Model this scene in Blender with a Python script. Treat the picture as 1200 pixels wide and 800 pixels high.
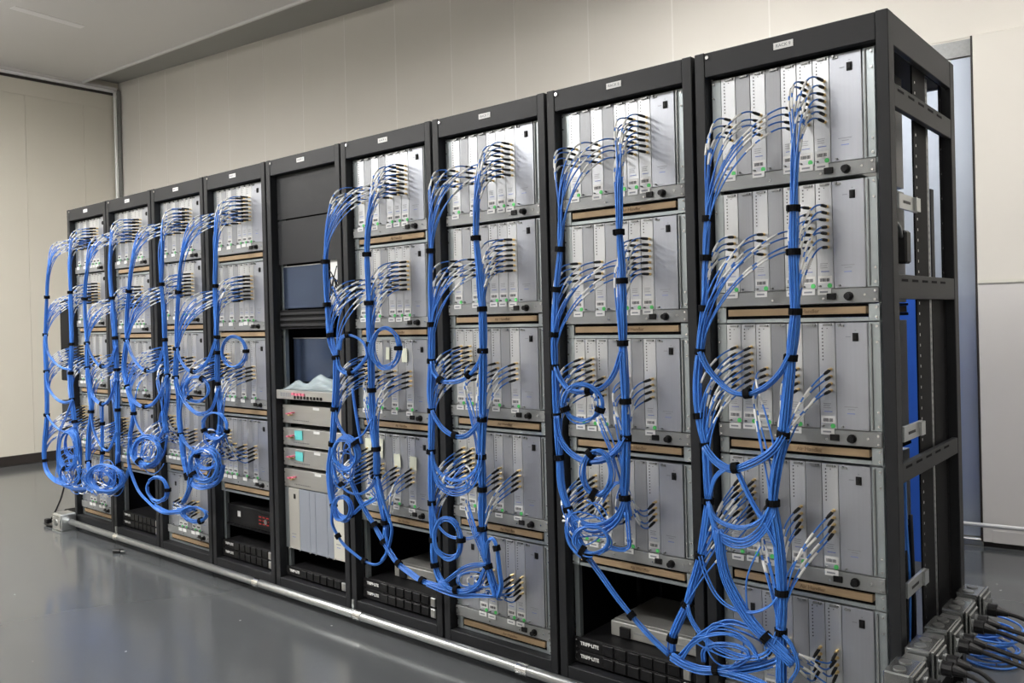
import bpy, bmesh, math, random
import numpy as np
from mathutils import Vector, Matrix
random.seed(7); rng = np.random.default_rng(7)
for o in list(bpy.data.objects): bpy.data.objects.remove(o)
scene = bpy.context.scene
COL = scene.collection
R = random.uniform

# ------------------------------------------------------------------ camera
CP = np.array([6.0849, -2.4461, 1.3604])
CR = np.array([0.7604854, 0.64886986, -0.02509701])
CU = np.array([0.01565049, 0.02032269, 0.99967097])
CF = np.array([-0.6491664, 0.76062796, -0.00529998])
FPX, PX, PY = 985.4538, 597.644, 379.411
cam = bpy.data.cameras.new('camera'); cam_o = bpy.data.objects.new('camera', cam); COL.objects.link(cam_o)
cam.sensor_width = 36; cam.lens = FPX * 36 / 1200
cam.shift_x = (600 - PX) / 1200; cam.shift_y = (PY - 400) / 1200
cam.clip_start = .05; cam.clip_end = 100
cam_o.matrix_world = Matrix(((CR[0], CU[0], -CF[0], CP[0]), (CR[1], CU[1], -CF[1], CP[1]), (CR[2], CU[2], -CF[2], CP[2]), (0, 0, 0, 1)))
scene.camera = cam_o

def at(px, py, Y):
    """point of the plane Y=const that the photograph shows at this pixel"""
    d = CF + CR * (px - PX) / FPX - CU * (py - PY) / FPX
    return CP + d * ((Y - CP[1]) / d[1])

# ------------------------------------------------------------------ world, lights, exposure
w = bpy.data.worlds.new('world'); scene.world = w; w.use_nodes = True
w.node_tree.nodes['Background'].inputs[0].default_value = (.75, .8, .9, 1)
w.node_tree.nodes['Background'].inputs[1].default_value = .25
scene.view_settings.view_transform = 'Standard'; scene.view_settings.look = 'None'
scene.view_settings.gamma = 1; scene.view_settings.use_curve_mapping = False
scene.view_settings.exposure = 0.18
# luminaires of the room: (x, y, z, length along x, power)
LAMPS = [(-.9, -2.9, 3.6, 1.2, 115), (1.7, -2.9, 3.6, 1.2, 115), (4.3, -3.4, 3.6, 1.2, 48),
         (4.0, 1.15, 3.75, 1.2, 48), (6.9, 1.3, 3.75, 1.2, 46), (-1.2, -1.2, 3.75, 1.2, 60), (7.2, -2.9, 3.6, 1.2, 16)]

# ------------------------------------------------------------------ materials
MATS = {}
def mat(name, col, rough=.5, metal=0., noise=0., scale=20., bump=0., stretch=(1, 1, 1), spec=.5, emit=None, alpha=None, trans=0., col2=None):
    m = bpy.data.materials.new(name); m.use_nodes = True; nt = m.node_tree; b = nt.nodes['Principled BSDF']
    b.inputs['Base Color'].default_value = (*col, 1); b.inputs['Roughness'].default_value = rough
    b.inputs['Metallic'].default_value = metal; b.inputs['Specular IOR Level'].default_value = spec
    if trans: b.inputs['Transmission Weight'].default_value = trans
    if alpha is not None: b.inputs['Alpha'].default_value = alpha
    if emit: b.inputs['Emission Color'].default_value = (*emit[0], 1); b.inputs['Emission Strength'].default_value = emit[1]
    if noise or bump:
        tc = nt.nodes.new('ShaderNodeTexCoord'); mp = nt.nodes.new('ShaderNodeMapping'); nz = nt.nodes.new('ShaderNodeTexNoise')
        mp.inputs['Scale'].default_value = stretch; nz.inputs['Scale'].default_value = scale; nz.inputs['Detail'].default_value = 4
        nt.links.new(tc.outputs['Object'], mp.inputs[0]); nt.links.new(mp.outputs[0], nz.inputs['Vector'])
        if noise:
            mx = nt.nodes.new('ShaderNodeMix'); mx.data_type = 'RGBA'
            c2 = col2 if col2 else tuple(max(0, c * (1 - noise)) for c in col)
            mx.inputs[6].default_value = (*col, 1); mx.inputs[7].default_value = (*c2, 1)
            nt.links.new(nz.outputs[0], mx.inputs[0]); nt.links.new(mx.outputs[2], b.inputs['Base Color'])
        if bump:
            bp = nt.nodes.new('ShaderNodeBump'); bp.inputs['Strength'].default_value = bump; bp.inputs['Distance'].default_value = .01
            nt.links.new(nz.outputs[0], bp.inputs['Height']); nt.links.new(bp.outputs[0], b.inputs['Normal'])
    MATS[name] = m; return m
mat('rack_black', (.019, .020, .0225), .5, noise=.15, scale=30, spec=.28)
mat('rail_black', (.007, .007, .008), .6, spec=.12)
mat('card_alu', (.66, .68, .71), .34, .85, noise=.12, scale=6, stretch=(60, 1, .6))
mat('psu_alu', (.46, .48, .53), .40, .78, noise=.10, scale=5, stretch=(30, 1, .6))
mat('blank_grey', (.34, .35, .37), .5, .5, noise=.10, scale=6, stretch=(40, 1, .6))
mat('flange', (.46, .51, .53), .35, .8, noise=.12, scale=8)
mat('strip_grey', (.30, .31, .31), .5, .35, noise=.12, scale=15)
mat('body_steel', (.42, .43, .44), .42, .8)
mat('dark_gap', (.008, .008, .009), .8, spec=.1)
mat('kraft', (.44, .31, .18), .75, noise=.35, scale=12, stretch=(.6, 3, 6))
mat('blue', (.052, .215, .70), .28, noise=.15, scale=40)
mat('white', (.82, .82, .80), .5)
mat('paper', (.80, .80, .79), .7)
mat('boot', (.009, .009, .010), .45, spec=.3)
mat('gold', (.80, .62, .32), .3, 1.)
mat('screw', (.75, .75, .75), .25, 1.)
mat('velcro', (.007, .007, .008), .9, spec=.1, bump=.3, scale=300)
mat('green', (.10, .62, .16), .6)
mat('ink', (.03, .03, .04), .7)
mat('ink_soft', (.27, .28, .31), .7)
mat('ink_blue', (.20, .26, .55), .7)
mat('kraft_ink', (.22, .145, .08), .8)
mat('knob', (.010, .010, .011), .4, spec=.25)
mat('wall', (.66, .635, .585), .75, noise=.06, scale=1.5)
mat('wall_l', (.64, .61, .53), .75, noise=.06, scale=1.5)
mat('panel_grey', (.60, .585, .57), .7, noise=.08, scale=2)
mat('ceil', (.66, .65, .64), .5, noise=.05, scale=1)
mat('soffit_shade', (.36, .36, .34), .7, noise=.06, scale=2)  # darker than the ceiling sheet, carries the strip's shade in its colour
mat('floor', (.098, .105, .110), .15, noise=.16, scale=1.6, bump=.02)
mat('baseboard', (.022, .017, .015), .5)
mat('chrome', (.78, .78, .76), .22, 1.)
mat('galv', (.60, .62, .62), .34, .9, noise=.2, scale=40)
mat('galv_dark', (.36, .37, .37), .36, .9, noise=.3, scale=60)
mat('door_steel', (.50, .56, .66), .34, .75, noise=.1, scale=3)
mat('ups_black', (.010, .010, .011), .5, spec=.2)
mat('ups_mod', (.006, .006, .007), .4, spec=.3)
mat('grey_box', (.36, .36, .34), .45, .4, noise=.1, scale=6)
mat('unit_steel', (.52, .515, .49), .36, .75, noise=.1, scale=5, stretch=(.5, 1, 30))
mat('blue_sheen_steel', (.085, .12, .21), .2, .75, noise=.5, scale=3)  # blue reflection on bare metal put into the base colour
mat('pink', (.72, .18, .26), .6)
mat('teal', (.12, .55, .55), .75)
mat('note', (.72, .74, .60), .8)
mat('cream', (.62, .61, .54), .5, .2)
mat('bluegrey', (.34, .37, .43), .45, .4, noise=.1, scale=5)
mat('beige_card', (.48, .47, .43), .45, .35)
mat('bag', (.62, .74, .78), .12, alpha=.32, bump=.8, scale=30)
mat('led_red', (.4, .01, .01), .4, emit=((1, .05, .04), .12))
mat('lamp_white', (.9, .9, .9), .5)
mat('lamp_glow', (1, 1, 1), .5, emit=((1, .98, .95), 4))
mat('cord', (.010, .010, .011), .4, spec=.35)
mat('box_steel', (.42, .43, .43), .24, .95, noise=.2, scale=30)
mat('blue_sheet', (.03, .13, .62), .4, noise=.25, scale=3)
mat('rail_glint', (.82, .82, .82), .3, .2)  # bright highlight of polished rail and trims put into a white base
mat('joint', (.73, .71, .67), .6)
mat('lens', (.80, .79, .80), .5)  # pale colour standing in for a streak of light on the ceiling
mat('tape_blue', (.08, .30, .75), .5)

def fleck(m):
    nt = m.node_tree; b = nt.nodes['Principled BSDF']; src = b.inputs['Base Color'].links[0].from_socket
    tc = nt.nodes.new('ShaderNodeTexCoord'); vo = nt.nodes.new('ShaderNodeTexVoronoi'); vo.inputs['Scale'].default_value = 7
    lt = nt.nodes.new('ShaderNodeMath'); lt.operation = 'LESS_THAN'; lt.inputs[1].default_value = .035
    mx = nt.nodes.new('ShaderNodeMix'); mx.data_type = 'RGBA'; mx.inputs[7].default_value = (.42, .43, .42, 1)
    nt.links.new(tc.outputs['Object'], vo.inputs['Vector']); nt.links.new(vo.outputs['Distance'], lt.inputs[0]); nt.links.new(lt.outputs[0], mx.inputs[0])
    nt.links.new(src, mx.inputs[6]); nt.links.new(mx.outputs[2], b.inputs['Base Color'])
fleck(MATS['floor'])
# ------------------------------------------------------------------ mesh helpers
class MB:
    def __init__(s): s.v = []; s.f = []; s.m = []
    def box(s, x0, x1, y0, y1, z0, z1, mi=0):
        n = len(s.v); s.v += [(x0,y0,z0),(x1,y0,z0),(x1,y1,z0),(x0,y1,z0),(x0,y0,z1),(x1,y0,z1),(x1,y1,z1),(x0,y1,z1)]
        for q in ((3,2,1,0),(4,5,6,7),(0,1,5,4),(1,2,6,5),(2,3,7,6),(3,0,4,7)): s.f.append(tuple(n+i for i in q)); s.m.append(mi)
        return s
    def cyl(s, a, b, r, n=8, mi=0, r2=None, cap=True):
        a = Vector(a); b = Vector(b); d = (b-a).normalized(); r2 = r if r2 is None else r2
        u = d.orthogonal().normalized(); v = d.cross(u); k = len(s.v)
        for c, rr in ((a, r), (b, r2)):
            for i in range(n):
                t = 2*math.pi*i/n; s.v.append(tuple(c + rr*(math.cos(t)*u + math.sin(t)*v)))
        for i in range(n):
            j = (i+1) % n; s.f.append((k+i, k+j, k+n+j, k+n+i)); s.m.append(mi)
        if cap:
            s.f.append(tuple(k+i for i in range(n))[::-1]); s.m.append(mi); s.f.append(tuple(k+n+i for i in range(n))); s.m.append(mi)
        return s
    def tube(s, pts, r, n=6, mi=0):
        v, f = sweep(np.asarray(pts), r, n); k = len(s.v)
        s.v += v; s.f += [tuple(i+k for i in q) for q in f]; s.m += [mi]*len(f); return s
    def mesh(s, name, mats, bevel=0, smooth=False):
        me = bpy.data.meshes.new(name); me.from_pydata(s.v, [], s.f)
        for m in (mats if isinstance(mats, (list, tuple)) else [mats]): me.materials.append(MATS[m])
        if any(s.m): me.polygons.foreach_set('material_index', s.m)
        if bevel:
            bm = bmesh.new(); bm.from_mesh(me)
            bmesh.ops.bevel(bm, geom=list(bm.edges), offset=bevel, segments=1, affect='EDGES', clamp_overlap=True)
            bm.to_mesh(me); bm.free()
        if smooth: me.shade_smooth()
        me.update(); return me
def sweep(P, r, n=6):
    N = len(P); T = np.gradient(P, axis=0); T /= np.linalg.norm(T, axis=1)[:, None] + 1e-12
    u = np.cross(T[0], (0, 0, 1.)) if abs(T[0][2]) < .9 else np.cross(T[0], (1., 0, 0)); u /= np.linalg.norm(u)
    U = np.empty_like(P)
    for i in range(N):
        u = u - T[i]*u.dot(T[i]); u = u/(math.sqrt(u.dot(u))+1e-12); U[i] = u
    V = np.cross(T, U); a = np.linspace(0, 2*np.pi, n, endpoint=False)
    rr = np.asarray(r) if np.ndim(r) else np.full(N, r)
    ring = P[:, None, :] + rr[:, None, None]*(np.cos(a)[None, :, None]*U[:, None, :] + np.sin(a)[None, :, None]*V[:, None, :])
    v = [tuple(q) for q in ring.reshape(-1, 3).tolist()]
    i = np.arange(N-1)[:, None]*n; j = np.arange(n)[None, :]; j2 = (j+1) % n
    f = np.stack([i+j, i+j2, i+n+j2, i+n+j], -1).reshape(-1, 4).tolist()
    f.append(list(range(n))[::-1]); f.append([(N-1)*n+k for k in range(n)])
    return v, f
def spline(P, step=.012):
    P = np.asarray(P, float); out = []
    Q = np.vstack([2*P[0]-P[1], P, 2*P[-1]-P[-2]])
    for i in range(1, len(Q)-2):
        p0, p1, p2, p3 = Q[i-1:i+3]; n = max(2, int(np.linalg.norm(p2-p1)/step))
        t = np.linspace(0, 1, n, endpoint=False)[:, None]
        out.append(.5*((2*p1)+(-p0+p2)*t+(2*p0-5*p1+4*p2-p3)*t**2+(-p0+3*p1-3*p2+p3)*t**3))
    out.append(P[-1:]); return np.vstack(out)
CACHE = {}
def cached(key, fn):
    if key not in CACHE: CACHE[key] = fn()
    return CACHE[key]
def obj(name, me, parent=None, loc=(0, 0, 0), rot=None):
    o = bpy.data.objects.new(name, me); COL.objects.link(o); o.location = loc
    if rot is not None: o.rotation_euler = rot
    if parent is not None: o.parent = parent
    if name in TINY: o['kind'] = 'stuff'
    return o
TINY = {'screws', 'latch', 'indicator_holes', 'printed_text', 'switch_mark', 'jack_column', 'lettering'}
def tag(o, label, cat, group=None):
    o['label'] = label; o['category'] = cat
    if group: o['group'] = group
    return o
def empty(name, loc, label, cat, group=None, rotz=0):
    o = bpy.data.objects.new(name, None); COL.objects.link(o); o.location = loc; o.empty_display_size = .1
    if rotz: o.rotation_euler = (0, 0, rotz)
    return tag(o, label, cat, group)
def struct(name, me, parent=None, loc=(0, 0, 0), rot=None):
    o = obj(name, me, parent, loc, rot)
    if parent is None: o['kind'] = 'structure'
    return o
def boxm(name, m, x0, x1, y0, y1, z0, z1, bevel=0):
    return cached((name, m, x0, x1, y0, y1, z0, z1, bevel), lambda: MB().box(x0, x1, y0, y1, z0, z1).mesh(name, m, bevel))
def text_mesh(txt, size, m, bold=0.):
    def mk():
        c = bpy.data.curves.new('lettering', 'FONT'); c.body = txt; c.size = size; c.align_x = 'CENTER'; c.align_y = 'CENTER'; c.extrude = .0004; c.offset = bold
        o = bpy.data.objects.new('lettering', c); COL.objects.link(o)
        me = bpy.data.meshes.new_from_object(o.evaluated_get(bpy.context.evaluated_depsgraph_get()))
        bpy.data.objects.remove(o); me.materials.clear(); me.materials.append(MATS[m])
        return me
    return cached(('txt', txt, size, m, bold), mk)
FRONT = (math.pi/2, 0, 0)          # lettering that faces -Y

# ------------------------------------------------------------------ the room
struct('floor', MB().box(-3.6, 9.2, -6.2, 4.2, -.1, 0).mesh('floor', 'floor'))
WA = np.array([-3.36, 1.94]); WB = np.array([5.0, 2.976]); WL = float(np.linalg.norm(WB-WA)); WANG = math.atan2(*(WB-WA)[::-1])
ZC = 4.05
# back wall: sheet panels with recessed joints, its own axis runs along the wall
wb = MB().box(-.3, 13, .004, .12, 0, 4.3).mesh('wall_back', 'wall')
wall_back = struct('wall_back', wb, loc=(WA[0], WA[1], 0), rot=(0, 0, WANG))
seams = [0, .39, .864, 1.375, 1.891, 2.414, 2.951, 3.497, 4.09, 4.689, 5.306, 5.95, 6.603, 7.27]
for a, b in zip(seams[:-1], seams[1:]): obj('wall_panel', boxm('wall_panel', 'wall', a+.0003, b-.0003, 0, .004, 0, 4.3), wall_back); obj('joint_strip', boxm('joint_strip', 'joint', -.005, .005, -.0012, 0, 0, 4.1), wall_back, (b, 0, 0))
obj('wall_panel', boxm('wall_panel', 'wall', 7.275, 12.9, 0, .012, 2.915, 4.3), wall_back)
# tall doorway with a steel door leaf, then the big pale sliding panel
DX = WL
obj('wall_panel', boxm('wall_panel', 'wall', 7.275, 7.6, 0, .012, 0, 2.91), wall_back)
d1 = struct('door_1', MB().box(7.6, DX-.012, -.012, .010, .045, 2.80).mesh('door_1', 'door_steel', .004), loc=wall_back.location, rot=(0, 0, WANG))
obj('door_head', MB().box(7.6, DX-.012, -.02, .010, 2.805, 2.90).mesh('door_head', 'galv_dark'), d1)
obj('door_sill', MB().box(7.6, DX, -.05, .010, 0, .04).mesh('door_sill', 'chrome', .004), d1)
obj('door_stile', MB().box(DX-.13, DX-.115, -.018, -.0125, .045, 2.80).mesh('door_stile', 'galv'), d1)
pn = struct('wall_panel_right', MB().box(DX, 12.9, -.06, .01, .03, 1.50).mesh('wall_panel_right', 'panel_grey', .003), loc=wall_back.location, rot=(0, 0, WANG))
obj('panel', MB().box(DX, 12.9, -.06, .01, 1.512, 2.905).mesh('panel', 'wall', .003), pn)
obj('panel', MB().box(DX+.05, 12.9, -.064, -.0605, .03, .10).mesh('panel', 'panel_grey', .001), pn)
obj('joint_trim', MB().box(DX, 12.9, -.067, -.0605, 1.497, 1.515).mesh('joint_trim', 'cream'), pn)
obj('edge_trim', MB().box(DX-.011, DX-.001, -.058, .01, .03, 2.905).mesh('edge_trim', 'baseboard'), pn)
obj('base_shadow_gap', MB().box(DX, 12.9, -.04, .01, 0, .028).mesh('base_shadow_gap', 'baseboard'), pn)
rl = obj('wall_rail', MB().cyl((6.9, -.16, .146), (12.5, -.16, .146), .012, 10).mesh('wall_rail', 'rail_glint', smooth=True), None, wall_back.location, (0, 0, WANG))
tag(rl, 'thin polished horizontal rail low along the pale wall behind the racks', 'rail')
for x in (7.1, 9.0, 11): obj('rail_bracket', boxm('rail_bracket', 'chrome', x, x+.02, -.16, -.065, .138, .152), rl)
# left wall
wl = struct('wall_left', MB().box(-3.5, -3.366, -6.2, 2.3, 0, 4.3).mesh('wall_left', 'wall_l'))
ys = [-6.1, -5.2, -4.3, -3.4, -2.5, -1.6, -.8, -.2, .38, .966, 1.554, 1.955]
for a, b in zip(ys[:-1], ys[1:]):
    obj('wall_panel', boxm('wall_panel', 'wall_l', -3.366, -3.36, a+.0012, b-.0012, 0, 3.8075), wl)
obj('wall_panel', boxm('wall_panel', 'wall_l', -3.366, -3.361, -6.1, 1.955, 3.81, 4.04), wl)
struct('baseboard_left', MB().box(-3.359, -3.335, -6.1, 1.93, 0, .10).mesh('baseboard_left', 'baseboard', .004))
tr = struct('trim_1', MB().box(-3.34, -3.30, -6.1, 1.90, ZC-.055, ZC-.03).mesh('trim_1', 'rail_glint', .003))
obj('trim_strip', MB().box(-3.34, -3.295, -6.1, 1.90, ZC-.028, ZC-.002).mesh('trim_strip', 'panel_grey'), tr)
obj('trim_backing', MB().box(-3.358, -3.341, -6.1, 1.93, ZC-.08, ZC-.002).mesh('trim_backing', 'baseboard'), tr)
t2 = struct('trim_2', MB().box(-3.33, -3.30, 1.865, 1.89, .1, ZC-.03).mesh('trim_2', 'rail_glint', .003))
obj('trim_backing', MB().box(-3.345, -3.297, 1.892, 1.93, .1, ZC-.03).mesh('trim_backing', 'galv_dark'), t2)
# ceiling: large sheet, and a strip along the back wall, its shade put into a darker grey
ce = MB(); k = 0
ce.v = [(-3.5, -6.2, ZC), (9.2, -6.2, ZC), (9.2, 2.47, ZC), (-3.5, 1.525, ZC), (-3.5, -6.2, ZC+.03), (9.2, -6.2, ZC+.03), (9.2, 2.47, ZC+.03), (-3.5, 1.525, ZC+.03)]
ce.f = [(0, 3, 2, 1), (4, 5, 6, 7), (0, 1, 5, 4), (1, 2, 6, 5), (2, 3, 7, 6), (3, 0, 4, 7)]; ce.m = [0]*6
struct('ceiling', ce.mesh('ceiling', 'ceil'))
struct('ceiling_strip', MB().box(-3.6, 9.2, 1.3, 4.2, 4.12, 4.2).mesh('ceiling_strip', 'soffit_shade'))
struct('trim_3', MB().box(-.1, 12.6, -.012, .012, 4.03, 4.085).mesh('trim_3', 'ceil'), loc=(-3.36, 1.525, 0), rot=(0, 0, math.atan2(.945, 12.7)))
struct('wall_right', MB().box(9.1, 9.2, -6.2, 4.2, 0, 4.2).mesh('wall_right', 'wall'))
struct('wall_front', MB().box(-3.5, 9.2, -6.2, -6.1, 0, 4.2).mesh('wall_front', 'wall'))
ln = obj('ceiling_light_streak', MB().box(-.045, .045, -.30, .30, -.004, -.0005).mesh('ceiling_light_streak', 'lens'), None, (-1.57, .53, ZC), (0, 0, .12))  # thin pale plate added as a painted light streak
tag(ln, 'faint pale streak of light painted flat on the ceiling at upper left', 'painted light')
# luminaires overhead, all above the picture
where = ['over the front aisle, farthest', 'over the front aisle, middle', 'over the front aisle behind the camera', 'over the rear aisle, middle', 'over the rear aisle, right end', 'over the far end of the front aisle', 'over the front aisle, right end']
for (x, y, z, L, P), wh in zip(LAMPS, where):
    t = empty('ceiling_light', (x, y, z), 'white linear ceiling light ' + wh, 'ceiling light', 'ceiling lights')
    obj('housing', boxm('housing', 'lamp_white', -L/2-.03, L/2+.03, -.17, .17, .012, .10), t)
    for sx in (-.5, .5): obj('hanger', boxm('hanger', 'galv', sx-.006, sx+.006, -.006, .006, .10, .445), t)
    ld = bpy.data.lights.new('tube_light', 'AREA'); ld.shape = 'RECTANGLE'; ld.size = L*.7; ld.size_y = .12; ld.energy = P; ld.color = (1, .98, .95)
    obj('tube_light', ld, t)
    lu = bpy.data.lights.new('ceiling_fill', 'AREA'); lu.shape = 'RECTANGLE'; lu.size = L; lu.size_y = .28; lu.energy = P*1.1; lu.color = (1, .98, .95)  # upward light added to each fixture to brighten the ceiling
    obj('ceiling_fill', lu, t, (0, 0, .105), (math.pi, 0, 0))

# ------------------------------------------------------------------ racks
RW, RD, RH = .588, .73, 2.19
RN = {9: 'the nearest rack at the right end', 8: 'the second rack from the right end', 7: 'the third rack from the right end', 6: 'the fourth rack from the right end',
      5: 'the middle rack with black blank panels', 4: 'the fourth rack from the left end', 3: 'the third rack from the left end', 2: 'the second rack from the left end', 1: 'the farthest rack at the left end'}
BARS = [(2.10, 2.19), (1.93, 1.995), (1.39, 1.46), (.873, .925), (0, .1)]
def ladder():
    m = MB(); m.box(-.0015, .0015, 0, .008, .1, 2.1); m.box(-.0015, .0015, .015, .024, .1, 2.1)
    for i in range(90): m.box(-.0015, .0015, .008, .015, .1+i*.0222, .1+i*.0222+.013)
    return m.mesh('mounting_rail', 'galv_dark')
def rack(n):
    X = (n-1)*.6
    t = empty('equipment_rack', (X, 0, 0), ('open black steel equipment rack, ' if n != 5 else 'open black steel rack, ') + RN[n][4:], 'rack', 'black equipment racks in the row')
    for x in (0, RW-.034):
        for y in (0, RD-.05): obj('post', boxm('post', 'rack_black', 0, .034, 0, .05, 0, RH, .002), t, (x, y, 0))
    h = obj('header', boxm('header', 'rack_black', .0345, RW-.0345, .002, .03, 2.112, RH-.0015, .0015), t)
    tg = obj('rack_tag', boxm('rack_tag', 'paper', .262, .322, 0, .0015, 2.147, 2.167), h)
    obj('lettering', text_mesh('RACK %d' % n, .0135, 'ink_soft'), tg, (.292, -.0003, 2.1565), FRONT)
    obj('corner_bolt', cached('cbolt', lambda: MB().cyl((.045, .0015, RH-.018), (.045, -.004, RH-.018), .006, 8).mesh('corner_bolt', 'screw')), h)
    obj('rear_header', boxm('rear_header', 'rack_black', .0345, RW-.0345, RD-.03, RD-.002, 2.112, RH-.0015), t)
    obj('bottom_rail', cached('brail', lambda: MB().box(.0345, RW-.0345, .001, .05, 0, .092).box(.0345, RW-.0345, .05, .085, .082, .088).mesh('bottom_rail', 'rack_black', .0015)), t)
    obj('rear_bottom_rail', boxm('rear_bottom_rail', 'rack_black', .0345, RW-.0345, RD-.05, RD-.002, 0, .1), t)
    for sx, x in ((0, .001), (1, RW-.019)):
        for (a, b) in BARS:
            c = obj('crossbar', boxm('crossbar', 'rack_black', 0, .018, .0505, RD-.0505, a, b, .0015), t, (x, 0, 0))
            if n == 9 and sx == 1 and .05 < b-a < .09 and b < 2.1:
                for i in range(5): obj('slot', boxm('slot', 'dark_gap', .0181, .0187, 0, .06, 0, .007), c, (0, .08+i*.105, a + (b-a)*.72))
    obj('header_light_block', boxm('header_light_block', 'rail_black', .035, RW-.035, .031, RD-.031, 2.113, 2.118), t)  # black sheet added to stop light showing under the header
    for x in (.036, RW-.056):
        obj('front_rail', boxm('front_rail', 'flange', 0, .02, .052, .072, .101, 2.11), t, (x, 0, 0))
    if n >= 8:
        obj('mounting_rail', cached('ladder', ladder), t, (RW-.032, .484, 0)); obj('mounting_rail', cached('ladder', ladder), t, (.032, .484, 0))
        for x in (RW-.034, .028):
            d = obj('cable_duct', boxm('cable_duct', 'rail_black', 0, .005, .335, .478, .101, 2.11), t, (x, 0, 0))
            for i in range(60): obj('hole_light', boxm('hole_light', 'screw', .0051, .0058, 0, .007, 0, .008), d, (0, .355, .14+i*.0325))  # bright squares stand in for light seen through the holes
            obj('rear_duct', boxm('rear_duct', 'rail_black', 0, .004, .515, .655, .101, 1.40), t, (x, 0, 0))
            obj('rear_duct', boxm('rear_duct', 'rack_black', 0, .004, .525, .560, 1.402, 1.75), t, (x, 0, 0))
            s = obj('rear_manager', boxm('rear_manager', 'rail_black', 0, .004, .658, RD-.052, .101, 2.11), t, (x, 0, 0))
            for i in range(24): obj('edge_screw', boxm('edge_screw', 'screw', .0041, .006, 0, .006, 0, .006), s, (0, .661, .15+i*.083))
    else:
        for x in (.04, RW-.04): obj('mounting_rail', boxm('mounting_rail', 'rail_black', -.0015, .0015, .46, .505, .101, 2.11), t, (x, 0, 0))
    return t
for n in range(1, 10): rack(n)

# ------------------------------------------------------------------ card chassis
SLOT, CX0 = .0487, .032
Z4 = [.220, .1993, .1787, .158]; Z7 = [.285-.0198*i for i in range(7)]
KIND = {'T': [('p', Z4), ('b',), ('p', Z4), ('b',), ('p', Z4), ('p', Z7), ('p', Z7)],
        'M': [('p', Z7), ('p', Z7), ('p', Z4), ('b',), ('p', Z4), ('b',), ('p', Z4)],
        'Z': [('w',), None, ('p', Z4), ('p', Z4), ('b',), ('p', Z4), ('p', Z4)]}
def jack_mesh():
    return cached('jack', lambda: MB().cyl((0, 0, 0), (0, -.004, 0), .0052, 6).cyl((0, -.004, 0), (0, -.018, 0), .0036, 6).mesh('jack', 'gold'))
def screws(pts, name='screw', m='screw', r=.0035):
    def mk():
        b = MB()
        for x, z in pts: b.cyl((x, 0, z), (x, -.004, z), r, 6)
        return b.mesh(name, m)
    return cached((name, m, r, tuple(pts)), mk)
def dots(n):
    def mk():
        b = MB()
        for i in range(n): b.cyl((.012, 0, .34-i*.0102), (.012, -.0012, .34-i*.0102), .0021, 6)
        b.cyl((.026, 0, .34), (.026, -.0012, .34), .0014, 6)
        return b.mesh('indicator_holes', 'ink')
    return cached(('dots', n), mk)
def print_lines():
    def mk():
        b = MB(); r = random.Random(3)
        for i in range(3): b.box(.010, .034 - r.random()*.008, -.0006, 0, .118-i*.006, .1197-i*.006)
        b.box(.012, .036, -.0006, 0, .0945, .0970, 1)
        return b.mesh('printed_text', ['ink_soft', 'ink_blue'])
    return cached('cardprint', mk)
def psu_print():
    def mk():
        b = MB(); b.box(.022, .060, -.0006, 0, .1105, .1125).box(.032, .052, -.0006, 0, .1035, .1055).box(.030, .052, -.0006, 0, .091, .0935, 1)
        return b.mesh('printed_text', ['ink_soft', 'ink_blue'])
    return cached('psuprint', mk)
def barcode():
    def mk():
        b = MB().box(.004, .044, -.001, 0, .062, .083); r = random.Random(5); x = .009
        while x < .038:
            wd = r.choice((.0007, .0012, .0018)); b.box(x, x+wd, -.0013, 0, .066, .076, 1); x += wd + r.choice((.0008, .0014))
        return b.mesh('barcode_label', ['paper', 'ink'])
    return cached('barcode', mk)
PORTS = {}     # (rack,row,col) -> list of world points
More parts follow.
